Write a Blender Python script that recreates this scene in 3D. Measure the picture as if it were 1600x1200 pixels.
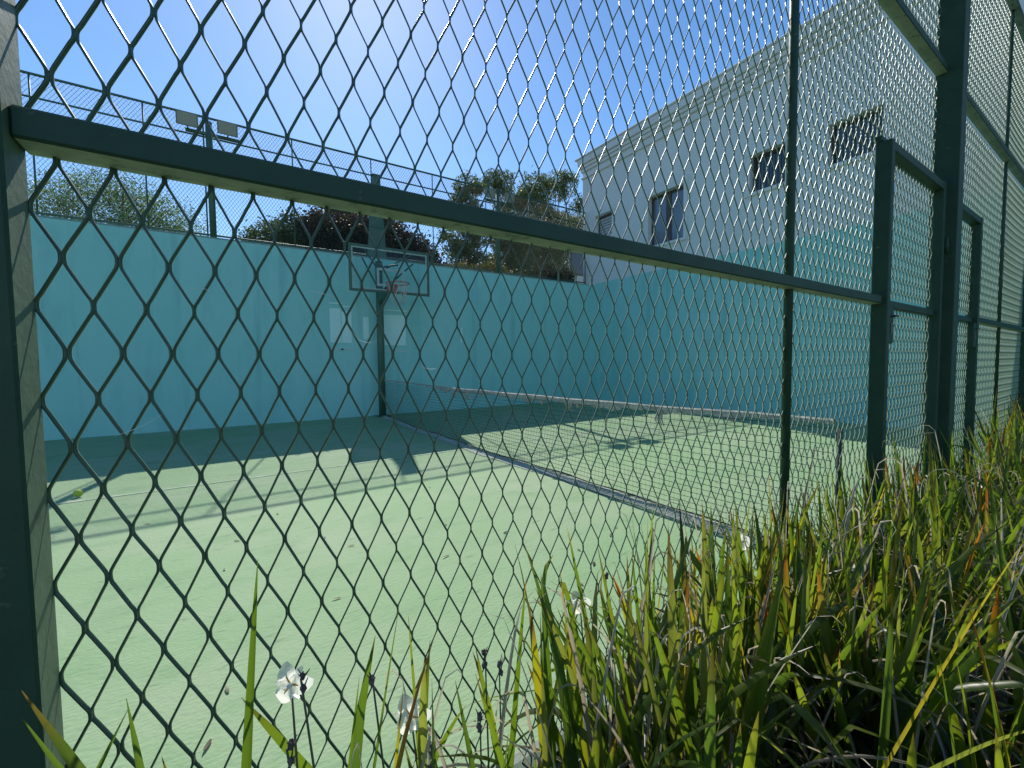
import bpy, math, random
import numpy as np
from mathutils import Vector, Matrix

rng = np.random.default_rng(11)
random.seed(11)
R = math.radians
C = bpy.context.scene.collection
for o in list(bpy.data.objects):
    bpy.data.objects.remove(o)
scn = bpy.context.scene

# ------------------------------------------------------------------ camera
# world: X runs along the near fence, Y across the court, Z up; metres
CAM_H = 1.2
yaw, pitch, roll = R(56.55), R(-2.82), R(-0.63)
fwd = Vector((math.cos(yaw) * math.cos(pitch), math.sin(yaw) * math.cos(pitch), math.sin(pitch)))
rgt = Vector((math.sin(yaw), -math.cos(yaw), 0))
upv = rgt.cross(fwd)
r2 = math.cos(roll) * rgt + math.sin(roll) * upv
u2 = -math.sin(roll) * rgt + math.cos(roll) * upv
cd = bpy.data.cameras.new('camera')
cam = bpy.data.objects.new('camera', cd)
C.objects.link(cam)
cd.sensor_width = 36
cd.lens = 663.4 / 1600 * 36
cd.clip_start = 0.02
cd.clip_end = 2000
cam.matrix_world = Matrix(((r2.x, u2.x, -fwd.x, 0), (r2.y, u2.y, -fwd.y, 0), (r2.z, u2.z, -fwd.z, CAM_H), (0, 0, 0, 1)))
scn.camera = cam

# ------------------------------------------------------------------ sky, sun, exposure
SUN_EL, SUN_AZ = R(43.7), R(13.5)          # azimuth from +Y towards +X
w = bpy.data.worlds.new('World')
scn.world = w
w.use_nodes = True
nt = w.node_tree
bg = nt.nodes['Background']
sky = nt.nodes.new('ShaderNodeTexSky')
sky.sky_type = 'NISHITA'
sky.sun_disc = False
sky.sun_elevation = SUN_EL
sky.sun_rotation = SUN_AZ
sky.air_density = 1.0
sky.dust_density = 0.18
sky.ozone_density = 3.0
hsv = nt.nodes.new('ShaderNodeHueSaturation')
hsv.inputs['Saturation'].default_value = 1.2
nt.links.new(sky.outputs[0], hsv.inputs['Color'])
nt.links.new(hsv.outputs[0], bg.inputs['Color'])
bg.inputs['Strength'].default_value = 0.12
sd = bpy.data.lights.new('sun', 'SUN')
sd.energy = 3.6
sd.angle = R(0.53)
sd.color = (1.0, 0.95, 0.86)
sun = bpy.data.objects.new('sun', sd)
C.objects.link(sun)
sdir = Vector((math.cos(SUN_EL) * math.sin(SUN_AZ), math.cos(SUN_EL) * math.cos(SUN_AZ), math.sin(SUN_EL)))
sun.rotation_euler = sdir.to_track_quat('Z', 'Y').to_euler()
vs = scn.view_settings
vs.view_transform = 'Standard'
vs.look = 'None'
vs.exposure = 0.5
vs.gamma = 1.0
vs.use_curve_mapping = False

# ------------------------------------------------------------------ helpers
class MB:
    """collects quads / polygons for one mesh object"""
    def __init__(s):
        s.v, s.f, s.n = [], [], 0
    def add(s, verts, faces):
        s.v.append(np.asarray(verts, float))
        s.f.extend([tuple(i + s.n for i in f) for f in faces])
        s.n += len(verts)
        return s
    def box(s, x0, x1, y0, y1, z0, z1):
        return s.add([(x0, y0, z0), (x1, y0, z0), (x1, y1, z0), (x0, y1, z0), (x0, y0, z1), (x1, y0, z1), (x1, y1, z1), (x0, y1, z1)],
                     [(0, 3, 2, 1), (4, 5, 6, 7), (0, 1, 5, 4), (1, 2, 6, 5), (2, 3, 7, 6), (3, 0, 4, 7)])
    def bbox(s, x0, x1, y0, y1, z0, z1, b=0.004):
        """box with chamfered edges"""
        P, idx = [], {}
        for sx in (0, 1):
            for sy in (0, 1):
                for sz in (0, 1):
                    X, Y, Z = (x0, x1)[sx], (y0, y1)[sy], (z0, z1)[sz]
                    dx, dy, dz = b * (1 - 2 * sx), b * (1 - 2 * sy), b * (1 - 2 * sz)
                    for a, p in (('x', (X, Y + dy, Z + dz)), ('y', (X + dx, Y, Z + dz)), ('z', (X + dx, Y + dy, Z))):
                        idx[sx, sy, sz, a] = len(P)
                        P.append(p)
        F = []
        c = (np.array([x0, y0, z0]) + [x1, y1, z1]) / 2
        def face(ids):
            q = np.array([P[i] for i in ids])
            nrm = np.cross(q[1] - q[0], q[2] - q[0])
            if nrm @ (q.mean(0) - c) < 0:
                ids = ids[::-1]
            F.append(tuple(ids))
        for t in (0, 1):
            face([idx[t, 0, 0, 'x'], idx[t, 1, 0, 'x'], idx[t, 1, 1, 'x'], idx[t, 0, 1, 'x']])
            face([idx[0, t, 0, 'y'], idx[1, t, 0, 'y'], idx[1, t, 1, 'y'], idx[0, t, 1, 'y']])
            face([idx[0, 0, t, 'z'], idx[1, 0, t, 'z'], idx[1, 1, t, 'z'], idx[0, 1, t, 'z']])
        for i in (0, 1):
            for j in (0, 1):
                face([idx[0, i, j, 'y'], idx[1, i, j, 'y'], idx[1, i, j, 'z'], idx[0, i, j, 'z']])
                face([idx[i, 0, j, 'x'], idx[i, 1, j, 'x'], idx[i, 1, j, 'z'], idx[i, 0, j, 'z']])
                face([idx[i, j, 0, 'x'], idx[i, j, 1, 'x'], idx[i, j, 1, 'y'], idx[i, j, 0, 'y']])
        for i in (0, 1):
            for j in (0, 1):
                for k in (0, 1):
                    face([idx[i, j, k, 'x'], idx[i, j, k, 'y'], idx[i, j, k, 'z']])
        return s.add(P, F)
    def tube(s, pts, rad, seg=8, cap=True):
        pts = [Vector(p) for p in pts]
        if not hasattr(rad, '__len__'):
            rad = [rad] * len(pts)
        V, F = [], []
        ref = None
        for i, p in enumerate(pts):
            d = (pts[min(i + 1, len(pts) - 1)] - pts[max(i - 1, 0)]).normalized()
            if ref is None:
                ref = Vector((0, 0, 1)) if abs(d.z) < .9 else Vector((1, 0, 0))
            a = (ref - d * ref.dot(d)).normalized()
            ref = a
            b = d.cross(a)
            for k in range(seg):
                t = 2 * math.pi * k / seg
                V.append(p + (a * math.cos(t) + b * math.sin(t)) * rad[i])
        for i in range(len(pts) - 1):
            for k in range(seg):
                F.append((i * seg + k, i * seg + (k + 1) % seg, (i + 1) * seg + (k + 1) % seg, (i + 1) * seg + k))
        if cap:
            F.append(tuple(range(seg - 1, -1, -1)))
            F.append(tuple((len(pts) - 1) * seg + k for k in range(seg)))
        return s.add([tuple(v) for v in V], F)
    def build(s, name, m, parent=None, smooth=False, off=None):
        me = bpy.data.meshes.new(name)
        V = np.concatenate(s.v) if s.v else np.zeros((0, 3))
        if off is not None:
            V = V - np.asarray(off)
        me.from_pydata(V.tolist(), [], s.f)
        return link(name, me, m, parent, smooth)

def link(name, me, m, parent=None, smooth=False):
    if m is not None:
        me.materials.append(m)
    if smooth:
        me.polygons.foreach_set('use_smooth', np.ones(len(me.polygons), bool))
    me.update()
    o = bpy.data.objects.new(name, me)
    C.objects.link(o)
    if parent is not None:
        o.parent = parent
    return o

def quads(name, V, F, m, parent=None, smooth=False, col=None):
    """fast mesh from numpy quads; col = per-vertex rgb"""
    me = bpy.data.meshes.new(name)
    n, k = F.shape
    me.vertices.add(len(V))
    me.vertices.foreach_set('co', np.ascontiguousarray(V, np.float32).ravel())
    me.loops.add(n * k)
    me.loops.foreach_set('vertex_index', np.ascontiguousarray(F, np.int32).ravel())
    me.polygons.add(n)
    me.polygons.foreach_set('loop_start', np.arange(0, n * k, k, dtype=np.int32))
    me.polygons.foreach_set('loop_total', np.full(n, k, np.int32))
    me.update(calc_edges=True)
    if col is not None:
        a = me.attributes.new('col', 'FLOAT_COLOR', 'POINT')
        a.data.foreach_set('color', np.concatenate([col, np.ones((len(V), 1))], 1).astype(np.float32).ravel())
    return link(name, me, m, parent, smooth)

def tag(o, label=None, cat=None, group=None, kind=None):
    for k, v in (('label', label), ('category', cat), ('group', group), ('kind', kind)):
        if v:
            o[k] = v
    return o

def empty(name, loc, label, cat, group=None):
    o = bpy.data.objects.new(name, None)
    C.objects.link(o)
    o.location = loc
    o.empty_display_size = .1
    return tag(o, label, cat, group)

class Thing:
    """an Empty at a thing's base; parts are given in world coordinates"""
    def __init__(s, name, loc, label, cat, group=None):
        s.o = empty(name, loc, label, cat, group)
        s.o['kind'] = 'thing'
        s.l = np.array(loc, float)
    def part(s, name, mb, m, parent=None, smooth=False):
        return mb.build(name, m, parent or s.o, smooth, off=s.l)
    def qpart(s, name, V, F, m, parent=None, smooth=False, col=None):
        return quads(name, V - s.l, F, m, parent or s.o, smooth, col)

# ------------------------------------------------------------------ materials
def mat(name, base, rough=.6, metal=0., var=None, scale=4., var2=None, scale2=30., bump=0., bscale=60., spec=.5, stretch=None, ramp=(.35, .65), ramp2=(.5, .75), coord='Object', var3=None, scale3=1., stretch3=(1, 1, 1), ramp3=(.55, .8)):
    m = bpy.data.materials.new(name)
    m.use_nodes = True
    t = m.node_tree
    b = t.nodes['Principled BSDF']
    b.inputs['Roughness'].default_value = rough
    b.inputs['Metallic'].default_value = metal
    b.inputs['Specular IOR Level'].default_value = spec
    b.inputs['Base Color'].default_value = (*base, 1)
    tc = t.nodes.new('ShaderNodeTexCoord')
    mp = t.nodes.new('ShaderNodeMapping')
    t.links.new(tc.outputs[coord], mp.inputs[0])
    if stretch:
        mp.inputs['Scale'].default_value = stretch
    last = None
    def layer(prev, colr, sc, rp, detail, st=None):
        n = t.nodes.new('ShaderNodeTexNoise')
        n.inputs['Scale'].default_value = sc
        n.inputs['Detail'].default_value = detail
        n.inputs['Roughness'].default_value = .62
        if st:
            m3 = t.nodes.new('ShaderNodeMapping')
            m3.inputs['Scale'].default_value = st
            t.links.new(tc.outputs[coord], m3.inputs[0])
            t.links.new(m3.outputs[0], n.inputs['Vector'])
        else:
            t.links.new(mp.outputs[0], n.inputs['Vector'])
        rr = t.nodes.new('ShaderNodeMapRange')
        rr.inputs[1].default_value, rr.inputs[2].default_value = rp
        t.links.new(n.outputs['Fac'], rr.inputs[0])
        mx = t.nodes.new('ShaderNodeMix')
        mx.data_type = 'RGBA'
        t.links.new(rr.outputs[0], mx.inputs[0])
        if prev is None:
            mx.inputs[6].default_value = (*base, 1)
        else:
            t.links.new(prev, mx.inputs[6])
        mx.inputs[7].default_value = (*colr, 1)
        return mx.outputs[2]
    if var:
        last = layer(last, var, scale, ramp, 8)
    if var2:
        last = layer(last, var2, scale2, ramp2, 5)
    if var3:
        last = layer(last, var3, scale3, ramp3, 6, stretch3)
    if last:
        t.links.new(last, b.inputs['Base Color'])
    if bump:
        n = t.nodes.new('ShaderNodeTexNoise')
        n.inputs['Scale'].default_value = bscale
        n.inputs['Detail'].default_value = 6
        t.links.new(mp.outputs[0], n.inputs['Vector'])
        bp = t.nodes.new('ShaderNodeBump')
        bp.inputs['Strength'].default_value = bump
        bp.inputs['Distance'].default_value = .01
        t.links.new(n.outputs['Fac'], bp.inputs['Height'])
        t.links.new(bp.outputs[0], b.inputs['Normal'])
    return m

def leaf_mat(name, trans=.45, rough=.45, tcol=(1, 1, 1), spec=.4):
    """leaf lit from both sides; colour from the per-leaf attribute"""
    m = bpy.data.materials.new(name)
    m.use_nodes = True
    t = m.node_tree
    b = t.nodes['Principled BSDF']
    out = t.nodes['Material Output']
    at = t.nodes.new('ShaderNodeAttribute')
    at.attribute_name = 'col'
    b.inputs['Roughness'].default_value = rough
    b.inputs['Specular IOR Level'].default_value = spec
    t.links.new(at.outputs['Color'], b.inputs['Base Color'])
    tr = t.nodes.new('ShaderNodeBsdfTranslucent')
    hs = t.nodes.new('ShaderNodeMix')
    hs.data_type = 'RGBA'
    hs.blend_type = 'MULTIPLY'
    hs.inputs[0].default_value = 1
    hs.inputs[7].default_value = (*tcol, 1)
    t.links.new(at.outputs['Color'], hs.inputs[6])
    t.links.new(hs.outputs[2], tr.inputs['Color'])
    mx = t.nodes.new('ShaderNodeMixShader')
    mx.inputs[0].default_value = trans
    t.links.new(b.outputs[0], mx.inputs[1])
    t.links.new(tr.outputs[0], mx.inputs[2])
    t.links.new(mx.outputs[0], out.inputs['Surface'])
    return m

def glass_mat(name, tint, gloss=.08, rough=.02):
    m = bpy.data.materials.new(name)
    m.use_nodes = True
    t = m.node_tree
    t.nodes.remove(t.nodes['Principled BSDF'])
    out = t.nodes['Material Output']
    a = t.nodes.new('ShaderNodeBsdfTransparent')
    a.inputs[0].default_value = (*tint, 1)
    g = t.nodes.new('ShaderNodeBsdfGlossy')
    g.inputs['Roughness'].default_value = rough
    fr = t.nodes.new('ShaderNodeFresnel')
    fr.inputs[0].default_value = 1.45
    ad = t.nodes.new('ShaderNodeMath')
    ad.inputs[1].default_value = gloss
    t.links.new(fr.outputs[0], ad.inputs[0])
    mx = t.nodes.new('ShaderNodeMixShader')
    t.links.new(ad.outputs[0], mx.inputs[0])
    t.links.new(a.outputs[0], mx.inputs[1])
    t.links.new(g.outputs[0], mx.inputs[2])
    t.links.new(mx.outputs[0], out.inputs['Surface'])
    return m

M = {}
M['floor'] = mat('court_paint', (.235, .37, .185), .75, var=(.30, .39, .235), scale=.55, var2=(.185, .315, .155), scale2=2.6, bump=.45, bscale=38, spec=.25, ramp=(.40, .66), ramp2=(.5, .78), stretch=(1, 1.7, 1), var3=(.12, .20, .10), scale3=7, stretch3=(.8, 3.0, 1), ramp3=(.60, .76))
M['line'] = mat('line_paint', (.42, .50, .37), .75, var=(.25, .38, .21), scale=6, ramp=(.4, .58))
M['soil'] = mat('soil', (.05, .04, .028), .95, var=(.09, .07, .045), scale=6, bump=.8, bscale=40)
M['teal'] = mat('teal_wall_paint', (.29, .66, .60), .7, var=(.36, .70, .65), scale=.7, var2=(.24, .57, .53), scale2=2.2, stretch=(1, 1, .35), bump=.3, bscale=25, spec=.3, ramp2=(.52, .8), var3=(.22, .50, .47), scale3=2.6, stretch3=(1.3, 1.3, .07), ramp3=(.56, .82))
M['teal_b'] = mat('teal_house_paint', (.29, .67, .61), .7, var=(.35, .70, .65), scale=.8, var2=(.24, .58, .54), scale2=2.0, stretch=(1, 1, .4), bump=.3, bscale=25, spec=.3, var3=(.22, .52, .49), scale3=2.4, stretch3=(1.3, 1.3, .07), ramp3=(.56, .82))
M['sun_patch'] = mat('reflected_sunlight_teal', (.66, .92, .87), .7, var=(.60, .88, .83), scale=3)  # sunlight reflected off windows, painted as a paler teal
M['sun_strip_style_white'] = mat('sun_strip_and_style_white', (.62, .70, .68), .7, var=(.5, .6, .58), scale=5)  # shared by the painted reflected-sun strips and the flower style arms
M['house'] = mat('white_house_paint', (.72, .74, .72), .8, var=(.66, .69, .67), scale=.9, var2=(.6, .63, .6), scale2=3, stretch=(1, 1, .35), ramp2=(.58, .85), bump=.15, bscale=30, var3=(.55, .58, .55), scale3=2.2, stretch3=(1.5, 1.5, .06), ramp3=(.6, .85))
M['metal'] = mat('green_fence_paint', (.022, .062, .034), .5, var=(.032, .076, .042), scale=9, var2=(.15, .19, .12), scale2=28, ramp2=(.66, .74), bump=.1, bscale=70, spec=.3)
M['mesh'] = mat('green_mesh_paint', (.045, .085, .05), .33, var=(.045, .105, .06), scale=20, var2=(.12, .14, .08), scale2=60, ramp2=(.62, .75))
M['bounce_lit'] = mat('painted_floor_bounce', (.31, .37, .26), .6, var=(.19, .26, .18), scale=7, var2=(.07, .13, .08), scale2=22, ramp=(.42, .66), ramp2=(.56, .70), bump=.5, bscale=60)  # light bounced off the court, painted into the rail undersides, with mottling
M['sunlit_side'] = mat('painted_sunlit_side', (.07, .125, .075), .55, var=(.095, .15, .09), scale=7, var2=(.05, .09, .055), scale2=22, ramp=(.42, .66), ramp2=(.56, .70), bump=.15, bscale=60)  # grazing sunlight painted into one side face of the posts
M['metal2'] = mat('pale_green_pole_paint', (.05, .12, .08), .5, var=(.08, .15, .10), scale=9, var2=(.14, .11, .07), scale2=24, ramp2=(.64, .74))
M['wire'] = mat('far_mesh_wire', (.03, .055, .045), .6, spec=.2)
M['hinge'] = mat('bare_steel', (.2, .2, .19), .45, .8, var=(.16, .1, .06), scale=40)
M['lamp'] = mat('floodlight_housing', (.17, .18, .14), .55, var=(.2, .2, .16), scale=20)
M['lamp_glass'] = mat('floodlight_glass', (.26, .28, .22), .25)
M['glass'] = glass_mat('backboard_glass', (.90, .95, .93), -.02)
M['board_line'] = mat('board_line_paint', (.45, .55, .52), .6, var=(.3, .42, .4), scale=20)
M['rim'] = mat('rim_paint', (.55, .12, .09), .5, var=(.35, .12, .09), scale=30)
M['cord'] = mat('white_cord', (.6, .58, .52), .8, var=(.5, .3, .26), scale=12, ramp=(.5, .6))
M['netcord'] = mat('black_net_cord', (.03, .033, .03), .8)
M['tape'] = mat('worn_canvas_tape', (.42, .40, .34), .9, var=(.26, .26, .23), scale=14, var2=(.66, .64, .58), scale2=50, bump=.8, bscale=120)
M['band'] = mat('grey_bottom_band', (.38, .42, .34), .9, var=(.26, .31, .24), scale=10, var2=(.48, .49, .43), scale2=45, bump=.6, bscale=90)
M['frame'] = mat('brown_window_frame', (.06, .045, .038), .5, var=(.09, .07, .06), scale=12)
M['pane'] = mat('dark_window_pane', (.05, .065, .08), .08, spec=.9)
M['pane_pale'] = mat('painted_sky_pane', (.17, .21, .27), .12, spec=.9, var=(.13, .165, .22), scale=3)  # bluish tone painted in for the reflected sky
M['louvre'] = mat('frosted_louvre', (.6, .65, .66), .3)
M['iron'] = mat('dark_iron_bar', (.02, .02, .02), .6)
M['ball'] = mat('tennis_ball_felt', (.45, .55, .06), .95, bump=.6, bscale=120)
M['bark'] = mat('bark', (.10, .075, .055), .9, var=(.15, .12, .09), scale=8, bump=.8, bscale=30)
M['roof'] = mat('faded_roof', (.40, .35, .32), .8, var=(.5, .47, .44), scale=5)
M['leafA'] = leaf_mat('lily_leaf', .58, .32, (3.6, 3.35, .9), .5)
M['dry'] = leaf_mat('dry_leaf', .45, .7, (1.5, 1.4, 1.15), .2)
M['tree'] = leaf_mat('tree_leaf', .35, .5, (1.5, 1.4, .9))
M['petal'] = leaf_mat('white_petal', .7, .6, (1.2, 1.2, 1.15))

# sunlit brightness painted into the court-facing sides of the mesh as paler green
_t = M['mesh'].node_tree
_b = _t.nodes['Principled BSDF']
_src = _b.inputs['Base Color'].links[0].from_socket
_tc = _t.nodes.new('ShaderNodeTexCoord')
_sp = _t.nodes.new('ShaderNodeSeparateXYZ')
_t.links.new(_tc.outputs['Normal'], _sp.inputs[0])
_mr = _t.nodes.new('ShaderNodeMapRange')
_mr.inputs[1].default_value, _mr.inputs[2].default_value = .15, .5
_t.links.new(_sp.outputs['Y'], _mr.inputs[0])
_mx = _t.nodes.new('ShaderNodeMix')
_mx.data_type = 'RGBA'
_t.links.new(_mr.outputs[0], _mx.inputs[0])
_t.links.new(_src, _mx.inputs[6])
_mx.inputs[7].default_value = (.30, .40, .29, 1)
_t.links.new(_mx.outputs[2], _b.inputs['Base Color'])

# ------------------------------------------------------------------ setting
YA, XB, WH = 10.1, 9.66, 3.66             # back wall face, house wall face, wall height
XL = -12.0
g = MB()
g.add([(-300, -300, -.05), (300, -300, -.05), (300, 300, -.05), (-300, 300, -.05)], [(0, 1, 2, 3)])
tag(g.build('ground', M['soil']), kind='structure')
fl = MB().box(XL, XB, .86, YA, -.2, 0).build('court_floor', M['floor'])
tag(fl, kind='structure')
def line(x0, x1, y0, y1):
    MB().add([(x0, y0, .004), (x1, y0, .004), (x1, y1, .004), (x0, y1, .004)], [(0, 1, 2, 3)]).build('court_line', M['line'], fl)
line(XL, 2.84, 5.28, 5.325)
line(3.05, XB, 5.28, 5.325)
line(-6.0, -5.95, .9, YA)

# low kerb that carries the fence
kerb = MB().bbox(XL, XB - .01, .86, 1.0, -.2, .06, .01).build('kerb', mat('kerb_concrete', (.28, .3, .26), .9, var=(.2, .24, .2), scale=6, bump=.5))
tag(kerb, kind='structure')

# back wall
t = Thing('court_wall', (0, YA, 0), 'long teal painted wall at the back of the court with fence on top', 'wall')
t.part('wall', MB().box(XL, XB, YA, YA + .22, -.2, WH), M['teal'])
t.part('coping', MB().bbox(XL, XB, YA - .006, YA + .228, WH, WH + .03, .008), mat('coping_paint', (.3, .42, .4), .8, var=(.2, .3, .28), scale=12))
def reflected_sun(x0, x1, z0, z1, sun_strip_low=True):  # thin panels and strips stand in for window-shaped sunlight thrown on the wall
    p = t.part('reflected_sun_panel', MB().box(x0, x1, YA - .004, YA + .01, z0, z1), M['sun_patch'])
    if sun_strip_low:
        t.part('sun_strip_low', MB().box(x0 - .03, x1 + .04, YA - .012, YA + .01, z0 - .16, z0 - .135), M['sun_strip_style_white'], p)
        t.part('sun_strip_high', MB().box(x0 - .01, x1 + .03, YA - .009, YA + .01, z1 + .1, z1 + .125), M['sun_patch'], p)
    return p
reflected_sun(1.86, 2.09, 1.70, 2.46)
reflected_sun(2.105, 2.32, 1.70, 2.40)
reflected_sun(2.58, 2.70, 1.80, 2.30, False)
reflected_sun(3.06, 3.58, 1.66, 2.38)
reflected_sun(5.07, 5.12, 1.75, 2.15, False)

# ------------------------------------------------------------------ house with teal lower wall
t = Thing('white_house', (XB, 4, 0), 'two storey white house with teal lower wall beside the court', 'house')
Y0h, Y1h, ZT = -3.0, 10.16, 7.45
wins = [(9.09, 9.78, 5.02, 5.72, 'louvre'), (6.68, 7.76, 4.34, 5.66, 'pair'), (4.33, 5.04, 4.88, 5.66, 'dark'), (2.76, 3.57, 4.9, 5.64, 'dark')]
ys = sorted({Y0h, Y1h} | {v for q in wins for v in q[:2]})
zs = sorted({WH, ZT} | {v for q in wins for v in q[2:4]})
TH = .28
wm = MB()
for i in range(len(ys) - 1):
    for j in range(len(zs) - 1):
        cy, cz = (ys[i] + ys[i + 1]) / 2, (zs[j] + zs[j + 1]) / 2
        if any(a < cy < b and c < cz < d for a, b, c, d, _ in wins):
            continue
        wm.add([(XB, ys[i], zs[j]), (XB, ys[i], zs[j + 1]), (XB, ys[i + 1], zs[j + 1]), (XB, ys[i + 1], zs[j])], [(0, 1, 2, 3)])
for a, b, c, d, _ in wins:                # reveals
    x1 = XB + TH
    wm.add([(XB, a, c), (x1, a, c), (x1, b, c), (XB, b, c)], [(0, 1, 2, 3)])
    wm.add([(XB, a, d), (x1, a, d), (x1, b, d), (XB, b, d)], [(3, 2, 1, 0)])
    wm.add([(XB, a, c), (x1, a, c), (x1, a, d), (XB, a, d)], [(3, 2, 1, 0)])
    wm.add([(XB, b, c), (x1, b, c), (x1, b, d), (XB, b, d)], [(0, 1, 2, 3)])
wm.box(XB + TH, 20, Y0h, Y1h, WH, ZT)
t.part('wall', wm, M['house'])
t.part('end_wall', MB().box(XB, XB + TH - .002, Y1h - .003, Y1h + .2, WH + .03, ZT), M['house'])
t.part('lower_wall', MB().box(XB - .004, 20, Y0h, Y1h, -.2, WH), M['teal_b'])
cn = MB()
for (x, z0, z1) in ((.05, 7.05, 7.12), (.06, 7.26, 7.36), (.10, 7.36, 7.46), (.15, 7.46, 7.66)):
    cn.bbox(XB - x, 20 + x, Y0h, Y1h + .2 + x * .6, z0, z1, .012)
t.part('cornice', cn, M['house'])
t.part('roof', MB().bbox(XB - .18, 20.3, Y0h, Y1h + .4, 7.66, 7.72, .015), M['house'])
for a, b, c, d, kind in wins:
    fr = MB()
    wf, xo = .055, XB + .12
    for q in ((a, a + wf, c, d), (b - wf, b, c, d), (a + wf, b - wf, c, c + wf), (a + wf, b - wf, d - wf, d)):
        fr.bbox(xo, xo + .06, q[0], q[1], q[2], q[3], .004)
    win = t.part('window', fr, M['frame'])
    if kind == 'pair':
        mid = (a + b) / 2
        t.part('mullion', MB().bbox(xo - .004, xo + .056, mid - .07, mid + .07, c + wf, d - wf, .004), M['frame'], win)
        for y0, y1 in ((a + wf, mid - .07), (mid + .07, b - wf)):
            t.part('pane', MB().box(xo + .03, xo + .036, y0, y1, c + wf, d - wf), M['pane_pale'], win)
    elif kind == 'louvre':
        n = 7
        for k in range(n):
            z = c + wf + (d - c - 2 * wf) * (k + .5) / n
            t.part('louvre_blade', MB().add([(xo, a + wf, z - .045), (xo, b - wf, z - .045), (xo + .05, b - wf, z + .04), (xo + .05, a + wf, z + .04),
                                             (xo + .006, a + wf, z - .049), (xo + .006, b - wf, z - .049), (xo + .056, b - wf, z + .036), (xo + .056, a + wf, z + .036)],
                                            [(0, 1, 2, 3), (7, 6, 5, 4), (0, 4, 5, 1), (2, 6, 7, 3)]), M['louvre'], win)
    else:
        t.part('pane', MB().box(xo + .03, xo + .036, a + wf, b - wf, c + wf, d - wf), M['pane'], win)
        for k in range(6):
            y = a + (b - a) * (k + .5) / 6
            t.part('bar', MB().tube([(xo - .04, y, c + .0), (xo - .04, y, d)], .008, 6), M['iron'], win)
    s = .11                                 # raised plaster surround
    t.part('surround', MB().bbox(XB - .035, XB + .05, a - s, b + s, d + .002, d + s + .05, .006).bbox(XB - .03, XB + .05, b + .002, b + s, c - .02, d + .002, .006)
           .bbox(XB - .03, XB + .05, a - s, a - .002, c - .02, d + .002, .006).bbox(XB - .045, XB + .05, a - s, b + s, c - .09, c - .02, .006), M['house'], win)

# ------------------------------------------------------------------ fence on top of the back wall
t = Thing('wall_top_fence', (0, YA + .11, WH + .03), 'tall wire mesh fence with thin rails on top of the teal back wall', 'fence')
FY, FB, FM, FT = YA + .11, WH + .09, 5.6, 5.97
posts = [-11.4, -10, -8.6, -7.2, -5.8, -4.2, -2.56, -1.16, -.28, 1.24, 2.88, 4.4, 5.95, 7.4, 8.85, XB - .05]
for i, x in enumerate(posts):
    t.part('post', MB().tube([(x, FY, WH + .03), (x, FY, FT)], .014, 8), M['metal2'], smooth=True)
for z, r in ((FB, .02), (FM, .017), (FT, .022)):
    t.part('rail', MB().tube([(posts[0], FY, z), (posts[-1], FY, z)], r, 8), M['metal2'], smooth=True)
def diag_wires(x0, x1, z0, z1, pitch, slope, rad, y):
    """woven straight wires, both diagonals, clipped to the bay"""
    V = []
    for sg in (1, -1):
        span = (z1 - z0) / slope
        k0 = math.floor((x0 - span) / pitch)
        k1 = math.ceil((x1 + span) / pitch)
        for k in range(k0, k1 + 1):
            xb = k * pitch
            pts = []
            xa, za, xe, ze = xb, z0, xb + sg * span, z1
            # clip in x
            ts = [0., 1.]
            dx = xe - xa
            ta, tb = (x0 - xa) / dx, (x1 - xa) / dx
            lo, hi = max(0, min(ta, tb)), min(1, max(ta, tb))
            if hi - lo < 1e-3:
                continue
            V.append(((xa + dx * lo, za + (ze - za) * lo), (xa + dx * hi, za + (ze - za) * hi), sg))
    P, F = [], []
    for (a, b, sg) in V:
        d = np.array(b) - np.array(a)
        d /= np.linalg.norm(d)
        nx, nz = -d[1], d[0]
        n = len(P)
        yy = y + .003 * sg
        for q in (a, b):
            P += [(q[0] + nx * rad, yy + rad * .6, q[1] + nz * rad), (q[0] - nx * rad, yy + rad * .6, q[1] - nz * rad), (q[0], yy - rad, q[1])]
        F += [(n, n + 1, n + 4, n + 3), (n + 1, n + 2, n + 5, n + 4), (n + 2, n, n + 3, n + 5)]
    return np.array(P), np.array(F)
for i in range(len(posts) - 1):
    P, F = diag_wires(posts[i] + .02, posts[i + 1] - .02, FB, FT, .06, 1.5, .0025, FY)
    t.qpart('mesh_panel', P, F, M['wire'])

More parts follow.
